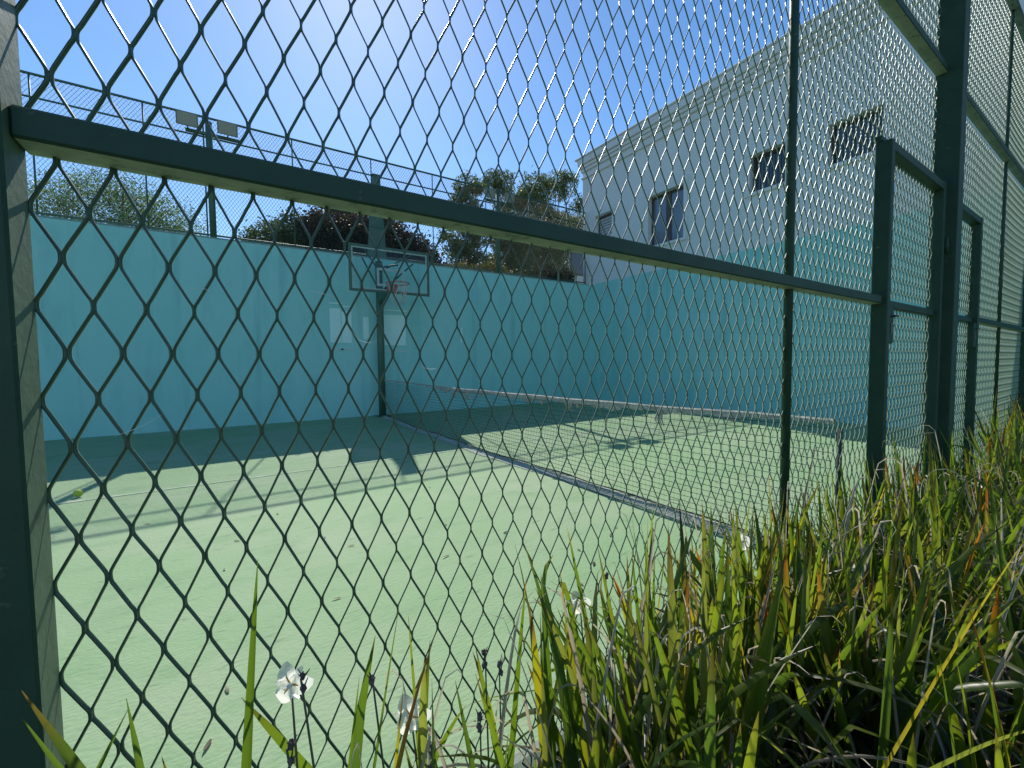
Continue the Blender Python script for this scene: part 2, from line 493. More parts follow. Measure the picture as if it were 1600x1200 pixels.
# ------------------------------------------------------------------ floodlight poles
def flood_pole(x, label):
    y = YA + .03
    t = Thing('floodlight_pole', (x, y, WH), label, 'floodlight', 'floodlight poles along the back wall')
    t.part('pole', MB().tube([(x, y, WH + .03), (x, y, 5.86)], .055, 12), M['metal2'], smooth=True)
    t.part('crossarm', MB().bbox(x - .36, x + .5, y - .03, y + .03, 5.6, 5.65, .004), M['metal2'])
    for cx in (-.32, .30):
        c = Vector((x + cx, y - .1, 5.765))
        # tapered housing tilted down towards the court
        hw, hh = .165, .12
        ct, st = math.cos(R(12)), math.sin(R(12))
        def P(u, v, d):
            # d depth towards court (-Y)
            yy = -d * ct - v * st * -1 * 0 - v * st
            zz = -d * st + v * ct
            return (c.x + u, c.y + yy, c.z + zz)
        b = MB()
        fr = [P(-hw, -hh, .06), P(hw, -hh, .06), P(hw, hh, .06), P(-hw, hh, .06)]
        bk = [P(-hw * .6, -hh * .6, -.06), P(hw * .6, -hh * .6, -.06), P(hw * .6, hh * .6, -.06), P(-hw * .6, hh * .6, -.06)]
        b.add(fr + bk, [(4, 7, 6, 5), (0, 1, 5, 4), (1, 2, 6, 5), (2, 3, 7, 6), (3, 0, 4, 7), (0, 3, 2, 1)])
        f = t.part('floodlight', b, M['lamp'])
        k = .86
        gl = [P(-hw * k, -hh * k, .063), P(hw * k, -hh * k, .063), P(hw * k, hh * k, .063), P(-hw * k, hh * k, .063)]
        t.part('glass', MB().add(gl, [(0, 3, 2, 1)]), M['lamp_glass'], f)
        t.part('bracket', MB().tube([(c.x, y - .03, 5.65), (c.x, c.y + .03, 5.70)], .014, 6), M['metal2'], f)
flood_pole(-.19, 'floodlight pole with two lamps above the feathery green shrub')
t = Thing('lighting_mast', (2.95, YA + .1, WH), 'tapered grey green steel mast standing on the wall behind the backboard', 'mast')
cv = []
for y in (YA + .06, YA + .16):
    cv += [(2.74, y, WH + .03), (3.18, y, WH + .03), (3.07, y, 5.60), (2.91, y, 5.60)]
t.part('plate', MB().add(cv, [(0, 1, 2, 3), (7, 6, 5, 4), (0, 4, 5, 1), (1, 5, 6, 2), (2, 6, 7, 3), (3, 7, 4, 0)]), M['metal2'])
t.part('cap', MB().bbox(2.89, 3.09, YA + .045, YA + .175, 5.60, 5.63, .005), M['metal2'])
for k in range(4):
    z = 3.95 + k * .45
    wdt = .21 - (z - WH) * .069
    t.part('stiffener', MB().bbox(2.95 - wdt, 2.95 + wdt, YA + .045, YA + .0605, z, z + .035, .003), M['metal2'])
flood_pole(6.28, 'floodlight pole with two lamps in front of the grey green trees by the house')

# ------------------------------------------------------------------ basketball hoop
HX = 2.9
t = Thing('basketball_hoop', (HX, 9.86, 0), 'basketball hoop with clear backboard on a green pole against the teal wall', 'basketball hoop')
t.part('pole', MB().tube([(HX, 9.86, 0), (HX, 9.86, 3.55)], .08, 16), M['metal2'], smooth=True)
t.part('base_plate', MB().bbox(HX - .16, HX + .16, 9.70, 10.02, 0, .02, .004), M['metal2'])
bx0, bx1, bz0, bz1, by = 2.07, 3.80, 2.72, 3.68, 9.1
arm = MB()
for dx in (-.05, .05):
    arm.tube([(HX + dx, 9.84, 3.42), (HX + dx * 4, by + .06, 3.36)], .022, 8)
t.part('upper_arm', arm, M['metal2'])
t.part('lower_arm', MB().add([(HX - .05, 9.84, 2.60), (HX + .05, 9.84, 2.60), (HX + .05, by + .03, 2.74), (HX - .05, by + .03, 2.74),
                              (HX - .05, 9.84, 2.80), (HX + .05, 9.84, 2.80), (HX + .05, by + .03, 2.84), (HX - .05, by + .03, 2.84)],
                             [(0, 3, 2, 1), (4, 5, 6, 7), (0, 1, 5, 4), (1, 2, 6, 5), (2, 3, 7, 6), (3, 0, 4, 7)]), M['metal2'])
br = MB()
for dx in (-1, 1):
    br.tube([(HX, 9.80, 2.84), (HX + dx * .55, by + .05, 3.42)], .018, 8)
    br.tube([(HX, 9.80, 3.30), (HX + dx * .5, by + .05, 3.60)], .016, 8)
t.part('brace', br, M['metal2'])
fb = .05
b = MB()
for q in ((bx0, bx0 + fb, bz0, bz1), (bx1 - fb, bx1, bz0, bz1), (bx0 + fb, bx1 - fb, bz0, bz0 + fb), (bx0 + fb, bx1 - fb, bz1 - fb, bz1)):
    b.bbox(q[0], q[1], by - .02, by + .03, q[2], q[3], .004)
bo = t.part('backboard', b, M['metal2'])
t.part('glass', MB().box(bx0 + fb, bx1 - fb, by, by + .01, bz0 + fb, bz1 - fb), M['glass'], bo)
sq = MB()
sx0, sx1, sz0, sz1, lw = 2.63, 3.23, 2.86, 3.24, .05
for q in ((sx0, sx0 + lw, sz0, sz1), (sx1 - lw, sx1, sz0, sz1), (sx0 + lw, sx1 - lw, sz1 - lw, sz1), (sx0 + lw, sx1 - lw, sz0, sz0 + lw)):
    sq.box(q[0], q[1], by - .004, by - .0015, q[2], q[3])
for q in ((bx0 + fb, bx1 - fb, bz0 + fb, bz0 + fb + .03), (bx0 + fb, bx1 - fb, bz1 - fb - .03, bz1 - fb), (bx0 + fb, bx0 + fb + .03, bz0 + fb + .031, bz1 - fb - .031), (bx1 - fb - .03, bx1 - fb, bz0 + fb + .031, bz1 - fb - .031)):
    sq.box(q[0], q[1], by - .004, by - .0015, q[2], q[3])
t.part('target_square', sq, M['board_line'], bo)
rc, rz, rr = Vector((2.94, by - .42, 2.87)), 2.87, .225
ring = [(rc.x + rr * math.cos(a), rc.y + rr * math.sin(a), rz) for a in np.linspace(0, 2 * math.pi, 33)]
rim = t.part('rim', MB().tube(ring, .011, 8, False), M['rim'], smooth=True)
t.part('mounting_plate', MB().bbox(rc.x - .11, rc.x + .11, by - .05, by - .02, 2.76, 2.92, .004).tube([(rc.x - .07, by - .04, 2.86), (rc.x - .07, rc.y + .2, rz)], .012, 6)
       .tube([(rc.x + .07, by - .04, 2.86), (rc.x + .07, rc.y + .2, rz)], .012, 6).tube([(rc.x, by - .04, 2.78), (rc.x, rc.y + .2, rz)], .012, 6), M['rim'], rim)
nb = MB()
n = 12
for sg in (1, -1):
    for k in range(n):
        pts = []
        for j in range(5):
            u = j / 4
            r_ = rr * (1 - .45 * u ** .7)
            a = 2 * math.pi * (k + sg * j * .5) / n
            pts.append((rc.x + r_ * math.cos(a), rc.y + r_ * math.sin(a), rz - .40 * u - (.05 * math.sin(k * 2.1) * u)))
        nb.tube(pts, .0045, 4, False)
t.part('net', nb, M['cord'])

# ------------------------------------------------------------------ tennis net
NY0, NY1 = 1.03, 9.78
t = Thing('tennis_net', (2.95, 5.4, 0), 'long black tennis net with frayed pale head tape across the court', 'tennis net')
def top_pt(y):
    s = (y - NY0) / (NY1 - NY0)
    return np.array([2.95 + .015 * math.sin(y * 1.7), y, .84 - .03 * math.sin(math.pi * s) + .003 * math.sin(y * 5.1)])
def bot_pt(y):
    s = (y - NY0) / (NY1 - NY0)
    return np.array([2.88 - .13 * math.sin(math.pi * min(1, (1 - s) * 1.15)) ** 1.0 * (1 - s) ** .3 + .02 * math.sin(y * 2.3), y, .015])
def net_pt(y, u):
    a, b = top_pt(y), bot_pt(y)
    p = a + (b - a) * u
    p[0] += -.05 * math.sin(math.pi * u) * (1 - u) + .006 * math.sin(9 * u + y * 3)
    p[2] -= .02 * math.sin(math.pi * u)
    p[1] += .012 * math.sin(u * 7 + y * 4)
    return p
ny, nu = 190, 17
grid = np.array([[net_pt(NY0 + (NY1 - NY0) * i / ny, .05 + .91 * j / nu) for j in range(nu + 1)] for i in range(ny + 1)])
P, F = [], []
def thread(pts, r):
    n0 = len(P)
    for k, p in enumerate(pts):
        P.extend([(p[0] + r, p[1] + r * .5, p[2] - r * .6), (p[0] - r, p[1] - r * .5, p[2] - r * .6), (p[0], p[1] + r * .3, p[2] + r)])
        if k:
            a = n0 + 3 * k
            for q in range(3):
                F.append((a - 3 + q, a - 3 + (q + 1) % 3, a + (q + 1) % 3, a + q))
for i in range(ny + 1):
    thread(grid[i], .0019)
for j in range(nu + 1):
    thread(grid[:, j], .0021)
for i in range(0, 120):
    for j in range(nu + 1):
        p = grid[i, j]; r = .0045; n0 = len(P)
        P.extend([(p[0] + r, p[1], p[2]), (p[0], p[1] + r, p[2]), (p[0] - r, p[1], p[2]), (p[0], p[1] - r, p[2]), (p[0], p[1], p[2] + r), (p[0], p[1], p[2] - r)])
        for q in range(4):
            F.append((n0 + q, n0 + (q + 1) % 4, n0 + 4, n0 + 4)); F.append((n0 + (q + 1) % 4, n0 + q, n0 + 5, n0 + 5))
me = bpy.data.meshes.new('netting')
me.from_pydata((np.array(P) - t.l).tolist(), [], [tuple(dict.fromkeys(f)) for f in F])
tag(link('netting', me, M['netcord'], t.o), kind='stuff')
# head tape: folded canvas, frayed at its lower edge
hb = MB()
ys = np.linspace(NY0, NY1, 260)
V, Fq = [], []
for k, y in enumerate(ys):
    p = top_pt(y)
    hgt = .045 + .014 * math.sin(y * 7.3) * math.sin(y * 2.9) + random.uniform(-.012, .016) + (.04 if random.random() < .04 else 0)
    if y > 6.8 or y < 1.6:
        hgt *= .45
    wd = .012 + random.uniform(-.003, .004)
    V += [(p[0] - wd, y, p[2] - hgt), (p[0] - wd * .9, y, p[2] + .002), (p[0], y, p[2] + .012), (p[0] + wd * .9, y, p[2]), (p[0] + wd, y, p[2] - hgt * .9)]
    if k:
        a = 5 * k
        Fq += [(a - 5 + q, a - 4 + q, a + 1 + q, a + q) for q in range(4)]
hb.add(V, Fq)
t.part('head_tape', hb, M['tape'])
for y in (6.35, 6.05, 5.6, 4.1, 3.3, 2.2):     # frayed rags hanging from the tape
    p = top_pt(y)
    rg = MB()
    L = random.uniform(.06, .16)
    for s_ in range(4):
        rg.tube([(p[0] - .014, y + s_ * .012, p[2] - .01), (p[0] - .02 - .01 * s_, y + s_ * .014 + .01, p[2] - L * .6), (p[0] - .012, y + s_ * .02 - .01, p[2] - L)], [.007, .009, .003], 4)
    t.part('frayed_strip', rg, M['tape'])
V, Fq = [], []
for k, y in enumerate(np.linspace(NY0 + .1, NY1 - .1, 160)):
    a, b = net_pt(y, .88), bot_pt(y)
    wv = .012 * math.sin(y * 6) + random.uniform(-.006, .006)
    V += [(b[0] + .02, y, .045 + wv * .6), (b[0] - .005 + wv, y, .028), (b[0] - .035 + wv, y, .012), (b[0] - .085 + wv, y + .004, .006)]
    if k:
        q0 = 4 * k
        Fq += [(q0 - 4 + q, q0 - 3 + q, q0 + 1 + q, q0 + q) for q in range(3)]
t.part('bottom_band', MB().add(V, Fq), M['band'])
t.part('bottom_cord', MB().tube([tuple(net_pt(y, .95) + [-.012, 0, .006 * math.sin(y * 8)]) for y in np.linspace(NY0, NY1, 120)], .005, 5), M['netcord'])
t.part('post', MB().tube([(2.95, NY0 - .03, 0), (2.95, NY0 - .03, .80)], .014, 12), M['netcord'], smooth=True)
t.part('strap', MB().tube([(2.95, NY1, .80), (2.93, 9.86 - .082, .83)], .006, 5).tube([(2.9, NY1, .1), (2.9, 9.86 - .082, .12)], .006, 5), M['netcord'])

# tennis ball
bm_pts = []
ball = Thing('tennis_ball', (-1.226, 5.47, 0), 'small yellow tennis ball lying on the court near the shadow line', 'ball')
def sphere(c, r, nu_=16, nv=10, sq=(1, 1, 1)):
    V = [(c[0] + r * sq[0] * math.sin(math.pi * j / nv) * math.cos(2 * math.pi * i / nu_), c[1] + r * sq[1] * math.sin(math.pi * j / nv) * math.sin(2 * math.pi * i / nu_), c[2] + r * sq[2] * math.cos(math.pi * j / nv)) for j in range(nv + 1) for i in range(nu_)]
    F = [(j * nu_ + i, (j + 1) * nu_ + i, (j + 1) * nu_ + (i + 1) % nu_, j * nu_ + (i + 1) % nu_) for j in range(nv) for i in range(nu_)]
    return V, F
bb = ball.part('felt', MB().add(*sphere((-1.226, 5.47, .038), .034)), M['ball'], smooth=True)
seam = []
for k in range(49):
    a = 2 * math.pi * k / 48
    v = Vector((math.cos(a) + .44 * math.cos(3 * a), math.sin(a) - .44 * math.sin(3 * a), 1.2 * math.sin(2 * a))).normalized() * .0345
    seam.append((-1.226 + v.x, 5.47 + v.y, .038 + v.z))
ball.part('seam', MB().tube(seam, .0012, 5, False), M['cord'], bb)

# ------------------------------------------------------------------ near fence of expanded metal
MY = .93                                   # mesh plane
PW, PH = .0637, .146                       # diamond
def expanded(x0, x1, z0, z1, ph_x, ph_z, fine=True, bulge=0.):
    """expanded metal: zigzag ribbons, tilted, touching at the bonds"""
    hw, hh = PW / 2, PH / 2
    Wd, phi = .0080, R(-58)
    k0 = math.ceil((x0 - ph_x) / hw - .5)
    k1 = math.floor((x1 - ph_x) / hw - .5)
    j0 = math.floor((z0 - ph_z) / hh)
    j1 = math.ceil((z1 - ph_z) / hh)
    if fine:
        ts = np.array([0, .07, .14, .24, .76, .86, .93])
        xs = np.array([0, .006, .05, .175, .825, .95, .994])
    else:
        ts = np.array([0, .13, .87]); xs = np.array([0, .04, .96])
    ang = np.linspace(0, 2 * math.pi, 6, endpoint=False)
    ca, sa = np.cos(ang), np.sin(ang)
    Vs, Fs, n0 = [], [], 0
    for k in range(k0, k1 + 1):
        # ribbon swings between node columns k and k+1
        Th = .0034 if k % 2 else .0040
        T, Xf = [], []
        for j in range(j0, j1):
            up = ((j + k) % 2 == 0)        # at even parity it sits on column k at height j
            T.append(j + ts)
            Xf.append(xs if up else 1 - xs)
        T, Xf = np.concatenate(T), np.concatenate(Xf)
        zc = ph_z + T * hh
        keep = (zc > z0 - .004) & (zc < z1 + .004)
        zc, Xf = zc[keep], Xf[keep]
        if len(zc) < 3:
            continue
        xc = ph_x + (k + Xf) * hw
        side = (1 - 2 * Xf)                # +1 at column k, -1 at column k+1
        dxdz = np.gradient(xc, zc)
        L = np.sqrt(1 + dxdz ** 2)
        sx, sz = dxdz / L, 1 / L           # strand direction
        px, pz = sz, -sx                   # in-plane perpendicular
        W = np.stack([math.cos(phi) * px, np.full_like(px, -math.sin(phi)), math.cos(phi) * pz], 1)
        N = np.stack([math.sin(phi) * px, np.full_like(px, math.cos(phi)), math.sin(phi) * pz], 1)
        cen = np.stack([xc, np.full_like(xc, MY), zc], 1)
        cen += np.stack([math.cos(phi) * side, -math.sin(phi) * side, 0 * side], 1) * (Wd * .30)
        jit = .0010 * np.sin(zc * 5.3 + xc * 3.1) + .0006 * np.sin(zc * 37 + k * 1.7) + .0005 * np.sin(zc * 91 + k * 3.1)
        cen[:, 0] += jit
        cen[:, 1] += bulge * np.sin((xc - x0) / (x1 - x0) * math.pi) * np.sin((zc - z0) / (z1 - z0) * math.pi)
        ring = cen[:, None, :] + W[:, None, :] * (ca * Wd / 2)[None, :, None] + N[:, None, :] * (sa * Th / 2)[None, :, None]
        m_ = len(zc)
        Vs.append(ring.reshape(-1, 3))
        a = (np.arange(m_ - 1)[:, None] * 6 + np.arange(6)[None, :])
        b = (np.arange(m_ - 1)[:, None] * 6 + (np.arange(6)[None, :] + 1) % 6)
        Fs.append(np.stack([a, b, b + 6, a + 6], 2).reshape(-1, 4) + n0)
        n0 += m_ * 6
    return np.concatenate(Vs), np.concatenate(Fs)

ZB, ZR, ZU, ZTOP = .06, 1.518, 3.22, 4.72   # bottom, mid rail underside, upper rail, top rail
FX0, FX1 = -4.2, XB - .02
t = Thing('metal_mesh_fence', (0, MY, 0), 'tall dark green fence of diamond metal mesh with square posts and rails', 'fence')
fence = t
def paint_lit_faces(o, n, m='bounce_lit'):
    """light painted as a paler colour on the faces that look along n"""
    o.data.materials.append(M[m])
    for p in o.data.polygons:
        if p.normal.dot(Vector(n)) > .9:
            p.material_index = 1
def rail(x0, x1, z0, z1, y0=.875, y1=.94):
    paint_lit_faces(t.part('rail', MB().bbox(x0, x1, y0, y1, z0, z1, .004), M['metal']), (0, 0, -1))
# square posts
POSTS = [(-4.1, -4.03), (-2.25, -2.18), (-.31, -.242), (4.30, 4.43), (8.2, 8.27)]
for a, b in POSTS:
    deep = .80 if a > 4 and a < 5 else .852
    paint_lit_faces(t.part('post', MB().bbox(a, b, deep, .936 if deep > .81 else .945, .0, ZTOP + .05, .004), M['metal']), (1, 0, 0), 'sunlit_side')
for x in (2.115, 6.76):
    t.part('thin_post', MB().tube([(x, .925, .05), (x, .925, ZTOP)], .019, 12), M['metal'], smooth=True)
GA = (3.135, 4.27)                          # gate openings
GB = (4.455, 5.43)
def gaps(x0, x1):
    xs = []
    for a, b in POSTS:
        if a > x0 and b < x1:
            xs.append((a, b))
    out, cur = [], x0
    for a, b in xs:
        out.append((cur, a)); cur = b
    out.append((cur, x1))
    return out
def span(x0, x1, z0, z1, ph=None):
    """mesh bay, cut at posts and thin posts"""
    cuts = sorted([x0, x1] + [x for x in (2.115, 6.76) if x0 < x < x1])
    for a, b in zip(cuts[:-1], cuts[1:]):
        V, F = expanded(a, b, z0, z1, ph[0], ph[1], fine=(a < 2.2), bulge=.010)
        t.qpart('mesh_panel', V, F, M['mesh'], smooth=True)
low, upp, top_ = (-.178, 1.296), (-.181, 1.272), (-.15, 1.33)
for a, b in gaps(FX0, FX1):
    segs = [(a, b)]
    if b <= 4.31 and a > 0 or (a < 3 and b > 4):
        pass
    if abs(b - 4.30) < .02:                 # bay that holds the first gate
        rail(a, GA[0] - .002, ZR, ZR + .045); span(a, GA[0], ZB, ZR + .004, low)
        span(a, b, ZR + .043 if False else ZR + .044, ZU, upp) if False else None
        span(a, GA[0], ZR + .043, ZU + .003, upp)
        span(GA[0], b, 2.445, ZU + .003, upp)
        rail(GA[0] - .002, b, 2.445, 2.475, .90, .94)
    elif abs(a - 4.43) < .02:
        rail(GB[1] + .002, b, ZR, ZR + .045); span(GB[1], b, ZB, ZR + .004, low)
        span(GB[1], b, ZR + .043, ZU + .003, upp)
        span(a, GB[1], 2.405, ZU + .003, upp)
        rail(a, GB[1] + .002, 2.405, 2.435, .90, .94)
    else:
        rail(a, b, ZR, ZR + .045)
        span(a, b, ZB, ZR + .004, low)
        span(a, b, ZR + .043, ZU + .003, upp)
    rail(a, b, ZU, ZU + .05)
    span(a, b, ZU + .047, ZTOP + .003, top_)
    rail(a, b, ZTOP, ZTOP + .045)
    if abs(b - 4.30) < .02:
        rail(a, GA[0] - .002, .05, .09, .90, .942)
    elif abs(a - 4.43) < .02:
        rail(GB[1] + .002, b, .05, .09, .90, .942)
    else:
        rail(a, b, .05, .09, .90, .942)

M['web'] = mat('cobweb_silk', (.8, .8, .78), .5)
for (x, z, dx, dz, sag) in ((-.16, 1.09, .06, .03, -.004), (.13, 1.345, .05, -.012, .004), (.21, 1.27, .05, -.02, -.012), (-.06, 1.33, .035, .0, .006), (.36, 1.20, .035, -.01, -.006)):
    t.part('cobweb', MB().tube([(x + dx * u, .918 + .006 * math.sin(u * 5), z + dz * u + sag * 4 * u * (1 - u)) for u in np.linspace(0, 1, 9)], [.0002 + .0003 * math.sin(math.pi * u) for u in np.linspace(0, 1, 9)], 4), M['web'])
def gate(x0, x1, ztop, lock_side, label):
    t = Thing('metal_gate', ((x0 + x1) / 2, .9, .08), label, 'gate', 'gates in the near fence')
    sw = .05
    y0, y1 = .853, .932
    for a in (x0, x1 - sw):
        t.part('stile', MB().bbox(a, a + sw, y0, y1, .1, ztop, .004), M['metal'])
    t.part('top_bar', MB().bbox(x0 + sw, x1 - sw, y0 + .004, y1 - .004, ztop - .055, ztop - .002, .004), M['metal'])
    t.part('middle_bar', MB().bbox(x0 + sw, x1 - sw, .885, y1 - .004, 1.505, 1.55, .004), M['metal'])
    t.part('bottom_bar', MB().bbox(x0 + sw, x1 - sw, y0 + .004, y1 - .004, .1, .16, .004), M['metal'])
    for z0, z1 in ((.15, 1.512), (1.545, ztop - .052)):
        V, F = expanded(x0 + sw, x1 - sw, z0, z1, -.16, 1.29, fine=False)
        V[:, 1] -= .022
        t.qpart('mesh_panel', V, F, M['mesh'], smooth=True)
    lx = (x0 + sw, x0 + sw + .085) if lock_side < 0 else (x1 - sw - .085, x1 - sw)
    lk = t.part('lock_box', MB().bbox(lx[0], lx[1], .858, .90, 1.29, 1.50, .005), M['metal'])
    cx = (lx[0] + lx[1]) / 2
    t.part('keyhole_plate', MB().bbox(cx - .014, cx + .014, .854, .858, 1.35, 1.41, .001), M['hinge'], lk)
    t.part('handle', MB().tube([(cx, .858, 1.45), (cx, .838, 1.45), (cx + .02 * -lock_side, .835, 1.45)], .006, 8), M['hinge'], lk)
    hx = x1 + .004 if lock_side < 0 else x0 - .004
    for z in (.45, 1.95):
        t.part('hinge', MB().tube([(hx, .846, z), (hx, .846, z + .11)], .013, 10), M['metal'], smooth=True)
gate(GA[0] + .004, GA[1] - .004, 2.44, -1, 'dark green mesh gate with lock box, the nearer of the two gates')
gate(GB[0] + .004, GB[1] - .004, 2.40, 1, 'dark green mesh gate beyond the thick post, the farther of the two gates')
t = fence

# ------------------------------------------------------------------ trees behind the back wall
def _unused():
    pass

def leaf_cloud(centres, radii, n, size, cols, seed, aspect=.5, droop=.0):
    """n leaf-shaped faces spread through ellipsoids"""
    r = np.random.default_rng(seed)
    cs, rs = np.array(centres, float), np.array(radii, float)
    vol = rs.prod(1) ** .8
    pick = r.choice(len(cs), n, p=vol / vol.sum())
    d = r.normal(size=(n, 3)); d /= np.linalg.norm(d, axis=1)[:, None]
    rad = r.random(n) ** .45
    # clumping
    nb = max(6, n // 60)
    bc = r.integers(0, n, nb)
    pos = cs[pick] + d * rad[:, None] * rs[pick]
    near = bc[r.integers(0, nb, n)]
    pos2 = pos[near] + r.normal(size=(n, 3)) * rs[pick].mean() * .13
    usec = r.random(n) < .6
    pos[usec] = pos2[usec]
    a = r.normal(size=(n, 3)); a[:, 2] -= droop; a /= np.linalg.norm(a, axis=1)[:, None]
    b = np.cross(a, r.normal(size=(n, 3))); b /= np.linalg.norm(b, axis=1)[:, None]
    s = size * r.uniform(.6, 1.35, n)[:, None]
    V = np.stack([pos - a * s * .5, pos + b * s * aspect * .5, pos + a * s * .5, pos - b * s * aspect * .5], 1).reshape(-1, 3)
    F = np.arange(4 * n).reshape(n, 4)
    cc = np.array(cols)[r.integers(0, len(cols), n)] * r.uniform(.7, 1.3, n)[:, None]
    return V, F, np.repeat(cc, 4, 0)

def tree(name, label, base, limbs, blobs, n, size, cols, seed, trunk_r=.09, aspect=.5, cat='tree', group=None):
    if limbs:                              # set farther back
        base = (base[0] * limbs, base[1] * limbs, 0)
        blobs = [((c[0] * limbs, c[1] * limbs, 1.2 + (c[2] - 1.2) * limbs), tuple(limbs * q for q in r_)) for c, r_ in blobs]
    if limbs:                              # fill the crown with smaller sprays between the main ones
        q_ = random.Random(seed + 50)
        main = list(blobs)
        for k in range(len(main) * 3):
            (c1, r1), (c2, r2_) = q_.sample(main, 2)
            u = q_.uniform(.2, .8)
            blobs = blobs + [(tuple(c1[i] * u + c2[i] * (1 - u) + q_.uniform(-.5, .5) for i in range(3)), tuple(q_.uniform(.35, .75) * r1[i] for i in range(3)))]
    t = Thing(name, base, label, cat, group)
    tb = MB()
    bx, by_, bz = base
    r = random.Random(seed)
    top = blobs[0][0]
    fork = (bx + (top[0] - bx) * .4, by_ + (top[1] - by_) * .4, bz + (top[2] - bz) * .45)
    tb.tube([(bx, by_, bz - .1), ((bx + fork[0]) / 2 + r.uniform(-.06, .06), (by_ + fork[1]) / 2, (bz + fork[2]) / 2), fork], [trunk_r, trunk_r * .8, trunk_r * .65], 8)
    nmain = len(blobs) // 4 if limbs else len(blobs)
    for bi, (c, rad) in enumerate(blobs):
        if bi >= nmain:
            tb.tube([blobs[bi % nmain][0], c], [trunk_r * .12, trunk_r * .05], 5)
            continue
        m1 = [fork[k] + (c[k] - fork[k]) * .5 + r.uniform(-.15, .15) for k in range(3)]
        tb.tube([fork, m1, c], [trunk_r * .5, trunk_r * .32, trunk_r * .12], 6)
        for q in range(5):
            e = [c[k] + r.uniform(-.8, .8) * rad[k] for k in range(3)]
            s0 = [m1[k] + (c[k] - m1[k]) * r.uniform(.2, 1) for k in range(3)]
            tb.tube([s0, e], [trunk_r * .16, trunk_r * .05], 5)
    t.part('trunk', tb, M['bark'], smooth=True)
    V, F, col = leaf_cloud([b[0] for b in blobs], [b[1] for b in blobs], n, size, cols, seed, aspect)
    tag(t.qpart('crown', V, F, M['tree'], col=col), kind='stuff')

GRN = [(.07, .11, .035), (.09, .13, .045), (.05, .085, .03)]
LGT = [(.15, .27, .08), (.18, .29, .10), (.11, .20, .06), (.06, .10, .035)]
OLV = [(.10, .15, .055), (.13, .17, .07), (.07, .105, .045)]
PLM = [(.045, .026, .027), (.055, .032, .03), (.035, .024, .022), (.045, .05, .025), (.03, .035, .018)]
DRK = [(.03, .05, .022), (.04, .06, .025), (.025, .04, .02)]
tree('feathery_shrub', 'feathery light green shrub behind the wall nearest the fence post', (-1.9, 12.2, 0),
     None, [((-2.0, 12.2, 4.3), (1.3, .8, .8)), ((-1.1, 12.0, 4.3), (.9, .7, .65)), ((-2.8, 12.4, 4.5), (.7, .7, .7)), ((-1.8, 12.3, 4.9), (.9, .7, .4)), ((-1.4, 12.0, 3.8), (1.2, .8, .5))],
     28000, .06, LGT, 3, aspect=.3)
tree('plum_tree', 'dark purple leaved tree behind the wall and basketball hoop', (2.6, 12.3, 0),
     None, [((2.3, 12.3, 4.4), (1.0, .9, .9)), ((3.5, 12.4, 4.5), (1.3, 1.0, .95)), ((2.9, 12.2, 3.7), (1.9, .9, .8)), ((4.5, 12.3, 4.1), (1.0, .9, 1.0)), ((5.1, 12.3, 3.6), (.7, .7, .7))],
     60000, .085, PLM, 4, .12, .6)
tree('broadleaf_tree', 'dark green bushy tree between the feathery shrub and the purple tree', (1.0, 12.1, 0),
     None, [((1.0, 12.1, 4.0), (.8, .8, .75)), ((1.5, 12.3, 4.5), (.6, .5, .6)), ((.7, 12.0, 3.7), (.6, .6, .5))],
     17000, .075, GRN, 5, .09, .5)
tree('tall_background_tree', 'dark tree crown rising above the fence rail behind the purple tree', (3.4, 14.5, 0),
     None, [((2.9, 14.5, 6.3), (.6, .5, .5)), ((3.7, 14.6, 6.2), (.8, .6, .5)), ((4.6, 14.6, 5.9), (.7, .6, .4)), ((3.2, 14.5, 5.5), (1.2, .7, .6))],
     9000, .10, DRK, 6, .12, .5)
tree('gum_tree', 'slender grey green tree with open crown beside the far floodlight', (7.4, 13.8, 0),
     1.25, [((7.3, 13.8, 7.5), (.55, .5, .5)), ((7.2, 13.8, 6.7), (.75, .6, .5)), ((7.7, 13.8, 6.0), (.8, .6, .5)), ((6.9, 13.7, 5.3), (.8, .5, .5)), ((7.9, 14.0, 4.7), (1.0, .6, .6)), ((6.8, 13.6, 4.2), (.9, .5, .5))],
     19000, .15, OLV, 7, .10, .32, group='grey green trees beside the house')
tree('gum_tree', 'tall grey green tree with tufted crown left of the house corner', (9.9, 14.0, 0),
     1.25, [((8.7, 14.0, 8.0), (.75, .6, .55)), ((10.2, 14.2, 7.7), (1.0, .7, .6)), ((9.2, 14.0, 6.4), (1.0, .7, .6)), ((9.6, 14.0, 5.5), (1.1, .7, .7)), ((8.9, 13.8, 4.6), (1.1, .6, .7))],
     30000, .15, OLV, 8, .12, .32, group='grey green trees beside the house')
tree('gum_tree', 'grey green tree touching the house corner with the highest tufts', (12.4, 14.6, 0),
     1.25, [((11.0, 14.4, 8.5), (.9, .7, .55)), ((12.2, 14.5, 8.9), (.9, .7, .6)), ((12.0, 14.5, 6.9), (1.3, .8, .8)), ((11.4, 14.4, 5.6), (1.1, .7, .7)), ((13.2, 14.8, 7.2), (.9, .7, .8)), ((11.0, 14.0, 4.5), (1.2, .7, .6))],
     34000, .15, OLV, 9, .12, .32, group='grey green trees beside the house')
tree('dark_shrub', 'dark dense shrub above the wall in the corner by the house', (8.9, 10.9, 0),
     None, [((8.5, 10.9, 3.9), (.8, .4, .5)), ((9.3, 10.9, 4.0), (.4, .4, .55)), ((9.1, 10.9, 3.7), (.6, .4, .5)), ((7.7, 11.0, 3.65), (.7, .4, .4))],
     17000, .07, DRK, 10, .07, .5, cat='shrub')
